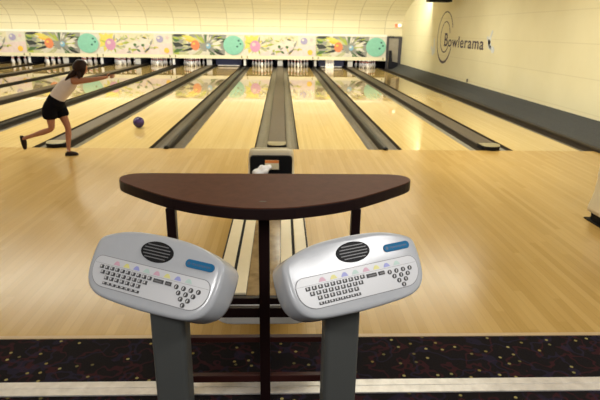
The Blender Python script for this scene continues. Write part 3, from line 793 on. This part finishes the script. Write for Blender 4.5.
# ------------------------------------------------------------------ girl
def skin_mesh(chains, sub=2, root=0):
    """chains: list of lists of ((x,y,z), r) sharing points by exact coordinate; first point of the first chain is the root"""
    me = bpy.data.meshes.new('tmp'); idx = {}; vs = []; rs = []; es = set()
    for ch in chains:
        prev = None
        for p, r in ch:
            kx = tuple(round(c, 4) for c in p)
            if kx not in idx: idx[kx] = len(vs); vs.append(p); rs.append(r)
            i = idx[kx]
            if prev is not None and prev != i: es.add((prev, i))
            prev = i
    me.from_pydata(vs, list(es), []); me.update()
    o = bpy.data.objects.new('tmp', me); COL.objects.link(o)
    sm = o.modifiers.new('skin', 'SKIN'); sm.use_smooth_shade = True
    for i, r in enumerate(rs):
        d = me.skin_vertices[0].data[i]
        d.radius = r if isinstance(r, tuple) else (r, r)
        d.use_root = (i == 0)
    ss = o.modifiers.new('sub', 'SUBSURF'); ss.levels = sub; ss.render_levels = sub
    dg = bpy.context.evaluated_depsgraph_get(); dg.update()
    res = bpy.data.meshes.new_from_object(o.evaluated_get(dg))
    bpy.data.objects.remove(o); bpy.data.meshes.remove(me)
    bm = bmesh.new(); bm.from_mesh(res); bpy.data.meshes.remove(res)
    return bm
def V(*a): return Vector(a)
G0 = V(-2.96, -0.49, 0.0)
def L(v): return tuple(Vector(v) - G0)
pel = V(-3.050, -0.46, 0.705); wai = V(-2.965, -0.45, 0.835); che = V(-2.845, -0.43, 0.965); uch = V(-2.765, -0.425, 1.040); nek = V(-2.705, -0.42, 1.085)
hed = V(-2.665, -0.415, 1.150)
shR = V(-2.690, -0.535, 1.030); elR = V(-2.49, -0.47, 1.045); wrR = V(-2.345, -0.36, 1.068)
shL = V(-2.775, -0.315, 1.035); elL = V(-2.95, -0.27, 0.86); wrL = V(-3.02, -0.25, 0.71)
hiL = V(-3.010, -0.385, 0.655); knL = V(-2.905, -0.43, 0.385); anL = V(-2.912, -0.495, 0.085)
hiR = V(-3.085, -0.53, 0.670); knR = V(-3.075, -0.56, 0.385); anR = V(-3.46, -0.525, 0.255)
def mid(a, b, t): return a.lerp(b, t)
def hand_chains(wr, d, side, up):
    """palm + five fingers; d = pointing direction, side = towards the thumb, up = back of hand"""
    out = []
    pm = wr + d * 0.045
    out.append([(L(wr), 0.020), (L(pm), (0.026, 0.016))])
    fs = []
    for i, (o_, ln) in enumerate(((0.020, 0.052), (0.0068, 0.058), (-0.0068, 0.053), (-0.020, 0.042))):
        a = pm + d * 0.012 + side * o_ * 0.75; b = pm + d * 0.034 + side * o_
        c = b + d * ln * 0.55 - up * 0.004; e = c + d * ln * 0.42 - up * 0.016
        fs.append([(L(a), 0.0075), (L(b), 0.0072), (L(c), 0.0066), (L(e), 0.0055)])
    a = wr + d * 0.025 + side * 0.015; b = a + d * 0.018 + side * 0.022 - up * 0.006; c = b + d * 0.026 + side * 0.006 - up * 0.010
    fs.append([(L(a), 0.009), (L(b), 0.0082), (L(c), 0.0062)])
    return out, fs
dR = (wrR - elR).normalized(); sR = V(0, 0, 1); sR = (sR - dR * sR.dot(dR)).normalized(); uR = sR.cross(dR)
dL_ = (wrL - elL).normalized(); sL = V(0, 0, 1); sL = (sL - dL_ * sL.dot(dL_)).normalized(); uL = dL_.cross(sL)
palmR, fingR = hand_chains(wrR, dR, sR, uR); palmL, fingL = hand_chains(wrL, dL_, sL, uL)
tor = [(L(pel), 0.088), (L(wai), 0.078), (L(che), 0.098), (L(uch), 0.080), (L(nek), 0.038), (L(hed), 0.045)]
legL = [(L(pel), 0.088), (L(hiL), 0.076), (L(mid(hiL, knL, 0.5)), 0.060), (L(knL), 0.043), (L(mid(knL, anL, 0.35)), 0.043), (L(mid(knL, anL, 0.75)), 0.029), (L(anL), 0.026)]
legR = [(L(pel), 0.088), (L(hiR), 0.076), (L(mid(hiR, knR, 0.5)), 0.058), (L(knR), 0.042), (L(mid(knR, anR, 0.35)), 0.042), (L(mid(knR, anR, 0.75)), 0.029), (L(anR), 0.026)]
legL.append((L(anL + V(0.005, 0.005, -0.045)), 0.025)); legL.append((L(anL + V(0.07, 0.03, -0.060)), 0.022))
tR = V(-0.35, 0.05, -0.94).normalized()
legR.append((L(anR + V(-0.04, 0.0, -0.008)), 0.025)); legR.append((L(anR + V(-0.055, 0.01, -0.085)), 0.022))
armR = [(L(uch), 0.080), (L(shR), 0.048), (L(mid(shR, elR, 0.5)), 0.042), (L(elR), 0.034), (L(mid(elR, wrR, 0.4)), 0.032), (L(wrR), 0.023)]
armL = [(L(uch), 0.080), (L(shL), 0.044), (L(mid(shL, elL, 0.5)), 0.035), (L(elL), 0.028), (L(mid(elL, wrL, 0.4)), 0.026), (L(wrL), 0.020)]
body = skin_mesh([tor, legL, legR, armR + palmR[0][1:], armL + palmL[0][1:]], 2)
def join(bm, other):
    me = bpy.data.meshes.new('j'); other.to_mesh(me); other.free(); bm.from_mesh(me); bpy.data.meshes.remove(me)
for ch in fingR + fingL: join(body, skin_mesh([ch], 1))
# head: egg with a face, looking along the lane to the ball
fdir = V(0.55, 0.80, -0.22).normalized(); fside = fdir.cross(V(0, 0, 1)).normalized(); fup = fside.cross(fdir)
HC = V(-2.640, -0.405, 1.195)
hb = bmesh.new(); bmesh.ops.create_uvsphere(hb, u_segments=28, v_segments=20, radius=1)
for v in hb.verts:
    x, y, z = v.co                      # x side, y forward, z up
    wdt = 0.068 * (1 - 0.20 * max(0, -z) ** 1.3); dep = 0.084 * (1 - 0.10 * max(0, -z))
    px, py, pz = x * wdt, y * dep, z * 0.103
    if y > 0.3:
        py += 0.020 * math.exp(-((x / 0.16) ** 2 + ((z + 0.18) / 0.22) ** 2))             # nose
        py += 0.007 * math.exp(-((x / 0.35) ** 2 + ((z + 0.72) / 0.16) ** 2))             # chin
        py -= 0.008 * (math.exp(-(((abs(x) - 0.36) / 0.16) ** 2 + ((z - 0.03) / 0.13) ** 2)))  # eye sockets
        py += 0.004 * math.exp(-((x / 0.25) ** 2 + ((z + 0.48) / 0.08) ** 2))             # lips
    v.co = HC + fside * px + fdir * py + fup * pz - G0
join(body, hb)
for sgn in (-1, 1):                       # ears
    eb = bmesh.new(); bmesh.ops.create_uvsphere(eb, u_segments=12, v_segments=8, radius=1)
    for v in eb.verts:
        x, y, z = v.co; v.co = HC + fside * (sgn * 0.068 + 0.010 * x) + fdir * (-0.005 + 0.018 * y) + fup * (-0.005 + 0.028 * z) - G0
    join(body, eb)
girl = empty('person', tuple(G0), 'girl in a pale tank top and black shorts who has just released a ball', 'person')
obj('body', body, 'skin', girl, smooth=True)
# eyes and mouth
for sgn in (-1, 1):
    eb = bmesh.new(); bmesh.ops.create_uvsphere(eb, u_segments=10, v_segments=8, radius=0.0095)
    bmesh.ops.translate(eb, verts=eb.verts, vec=HC + fside * sgn * 0.0245 + fdir * 0.070 + fup * 0.003 - G0); obj('eye', eb, 'eye', girl, smooth=True)
eb = bmesh.new(); bmesh.ops.create_uvsphere(eb, u_segments=14, v_segments=8, radius=1)
for v in eb.verts:
    x, y, z = v.co; v.co = HC + fside * 0.020 * x + fdir * (0.0745 + 0.006 * y) + fup * (-0.050 + 0.006 * z) - G0
obj('mouth', eb, 'lip', girl, smooth=True)
# hair: cap over the back of the head and locks to the shoulder
hr = bmesh.new(); bmesh.ops.create_uvsphere(hr, u_segments=32, v_segments=24, radius=1)
for v in hr.verts:
    x, y, z = v.co
    k = 1.0 + 0.035 * math.sin(9 * x + 4 * z) * abs(x)
    fwd = y
    if z < 0.35 and y > 0.25: fwd = 0.25 + (y - 0.25) * 0.15     # leave the face clear
    drop = 1.0 if z > 0 else 1.12 + 0.15 * math.sin(6 * x)
    v.co = HC + fside * x * 0.090 * k + fdir * (fwd * 0.100 * k - 0.014) + fup * (z * 0.112 * drop + 0.004) - G0
hair = hr
nb = HC - fdir * 0.075 - fup * 0.05
for ch in ([(nb, 0.05), (nb - fdir * 0.045 - fup * 0.05, 0.040), (nb + V(-0.085, -0.05, -0.075), 0.026), (nb + V(-0.135, -0.06, -0.125), 0.010)],
           [(nb + fside * 0.05, 0.04), (nb + fside * 0.075 - fup * 0.06, 0.03), (nb + fside * 0.08 - fup * 0.11, 0.012)],
           [(nb - fside * 0.05, 0.04), (nb - fside * 0.075 - fup * 0.05, 0.03), (nb - fside * 0.085 - fup * 0.10, 0.012)]):
    join(hair, skin_mesh([[(L(p), r) for p, r in ch]], 2))
obj('hair', hair, 'hair', girl, smooth=True)
# tank top
tk = skin_mesh([[(L(mid(pel, wai, 0.15)), 0.112), (L(mid(pel, wai, 0.6)), 0.112), (L(wai), 0.112), (L(che), 0.122), (L(mid(che, uch, 0.8)), 0.104), (L(mid(uch, nek, 0.35)), 0.055)],
                [(L(mid(che, uch, 0.8)), 0.104), (L(mid(uch, shR, 0.75)), 0.052)], [(L(mid(che, uch, 0.8)), 0.104), (L(mid(uch, shL, 0.75)), 0.052)]], 2)
obj('tank_top', tk, 'tank', girl, smooth=True)
# shorts
shp = skin_mesh([[(L(pel), 0.126), (L(mid(pel, wai, 0.45)), 0.122), (L(mid(pel, wai, 0.95)), 0.119)],
                 [(L(pel), 0.126), (L(hiL), 0.105), (L(mid(hiL, knL, 0.28)), 0.100), (L(mid(hiL, knL, 0.52)), 0.094)],
                 [(L(pel), 0.126), (L(hiR), 0.108), (L(mid(hiR, knR, 0.28)), 0.106), (L(mid(hiR, knR, 0.60)), 0.102)]], 2)
obj('shorts', shp, 'shorts', girl, smooth=True)
# shoes and socks
def shoe(heel, toe, up, ank):
    f = (toe - heel); ln = f.length; f.normalize(); sd = f.cross(up).normalized(); u = sd.cross(f)
    bm = bmesh.new(); bmesh.ops.create_uvsphere(bm, u_segments=24, v_segments=14, radius=1)
    for v in bm.verts:
        x, y, z = v.co                   # x side, y forward, z up
        wd = 0.040 * (0.92 + 0.18 * y - 0.12 * y * y); ht = 0.052 - 0.020 * (y + 1) * 0.5 * (1.2 if y > 0 else 1)
        pz = z * ht if z > 0 else max(-0.018, z * 0.03)
        v.co = heel + f * (ln * (0.5 + 0.5 * y)) + sd * (x * wd) + u * (pz + 0.020) - G0
    o = obj('shoe', bm, 'shoe', girl, smooth=True)
    bm = bmesh.new(); prism(bm, [(px * 0.040 * (1.0 + 0.10 * py), ln * (0.5 + 0.5 * py)) for px, py in ellipse(0, 0, 1, 1.02, 24)], 'z', 0, 0.010)
    for v in bm.verts:
        x, y, z = v.co; v.co = heel + f * y + sd * x + u * z - G0
    obj('sole', bm, 'sole', o)
    sb = skin_mesh([[(L(ank), 0.031), (L(mid(ank, mid(heel, toe, 0.2) + u * 0.035, 0.6)), 0.033)]], 1)
    obj('sock', sb, 'sock', girl, smooth=True)
shoe(V(-2.962, -0.515, 0.0005), V(-2.800, -0.455, 0.0005), V(0, 0, 1), anL + V(0, 0, 0.01))
shoe(V(-3.535, -0.53, 0.285), V(-3.520, -0.50, 0.080), V(0.95, 0.1, 0.15), anR + V(0.01, 0, 0.005))

# ------------------------------------------------------------------ lights
def area(name, loc, target, sx, sy, power, color=(1, 0.9, 0.72), spread=None):
    l = bpy.data.lights.new(name, 'AREA'); l.shape = 'RECTANGLE'; l.size = sx; l.size_y = sy; l.energy = power; l.color = color
    if spread: l.spread = spread
    o = bpy.data.objects.new(name, l); COL.objects.link(o); o.location = loc
    d = Vector(target) - Vector(loc); o.rotation_euler = d.to_track_quat('-Z', 'Y').to_euler()
    return o
WARM = (1.0, 0.985, 0.83)
for i, x in enumerate((-13, -7, -1.2, 3.2)):
    area('valance_light', (x, 12.6, 3.0), (x, 17.4, 1.3), 4.6, 0.4, 150, WARM)
for x in (-10, -4, 2):
    area('lane_light', (x, 6.0, 3.18), (x, 6.6, 0), 4.0, 0.5, 165, WARM)
    area('lane_light', (x, 1.6, 3.18), (x, 1.8, 0), 4.0, 0.5, 150, WARM)
area('wall_fill_added', (3.4, -0.5, 3.18), (5.7, 0.6, 1.2), 0.5, 5.0, 70, WARM)  # added fill lamp that lifts the dim near stretch of wall, no known fixture
for x in (-6, 1):
    area('approach_light', (x, -2.6, 3.18), (x, -2.6, 0), 3.0, 0.5, 55, WARM)
area('concourse_light_and_fill', (2.5, -7.4, 3.18), (2.2, -7.2, 0), 1.7, 0.9, 105, (1, 0.98, 0.96))
area('concourse_light_and_fill', (-2.8, -8.2, 3.18), (-2.8, -8.0, 0), 1.2, 0.6, 80, (1, 0.98, 0.96))
area('concourse_light_and_fill', (0.2, -9.2, 3.0), (0, -5.3, 0.35), 1.2, 0.6, 28, (1, 0.98, 0.96))  # added fill for the ball rack's near end, not a known fixture
for k in range(1, -5, -1):
    area('pin_light', (2 * HP * k, YM + 0.09, 1.30), (2 * HP * k, YM + 0.50, 0), 2.8, 0.05, 19, (1, 0.97, 0.95))
wd = bpy.data.worlds.new('world'); wd.use_nodes = True; sc.world = wd
wd.node_tree.nodes['Background'].inputs[0].default_value = (1.0, 0.86, 0.66, 1); wd.node_tree.nodes['Background'].inputs[1].default_value = 0.09

# ------------------------------------------------------------------ camera
f, p, yaw, roll = 510.1, 0.32209, 0.03871, 0.015326
fw = Vector((math.sin(yaw) * math.cos(p), math.cos(yaw) * math.cos(p), -math.sin(p)))
r = Vector((math.cos(yaw), -math.sin(yaw), 0)); u = r.cross(fw)
r2 = r * math.cos(roll) + u * math.sin(roll); u2 = -r * math.sin(roll) + u * math.cos(roll)
cam = bpy.data.cameras.new('camera'); co = bpy.data.objects.new('camera', cam); COL.objects.link(co)
cam.sensor_width = 36; cam.lens = 36 * f / 600; cam.clip_start = 0.05; cam.clip_end = 100
cam.dof.use_dof = True; cam.dof.focus_distance = 1.75; cam.dof.aperture_fstop = 8.0
mw = Matrix(((r2.x, u2.x, -fw.x, 0.0723), (r2.y, u2.y, -fw.y, -7.6157), (r2.z, u2.z, -fw.z, 1.7276), (0, 0, 0, 1)))
co.matrix_world = mw
sc.camera = co
vs = sc.view_settings
sc.display_settings.display_device = 'sRGB'
vs.view_transform = 'Standard'; vs.look = 'None'; vs.exposure = 0.0; vs.gamma = 1.0; vs.use_curve_mapping = False
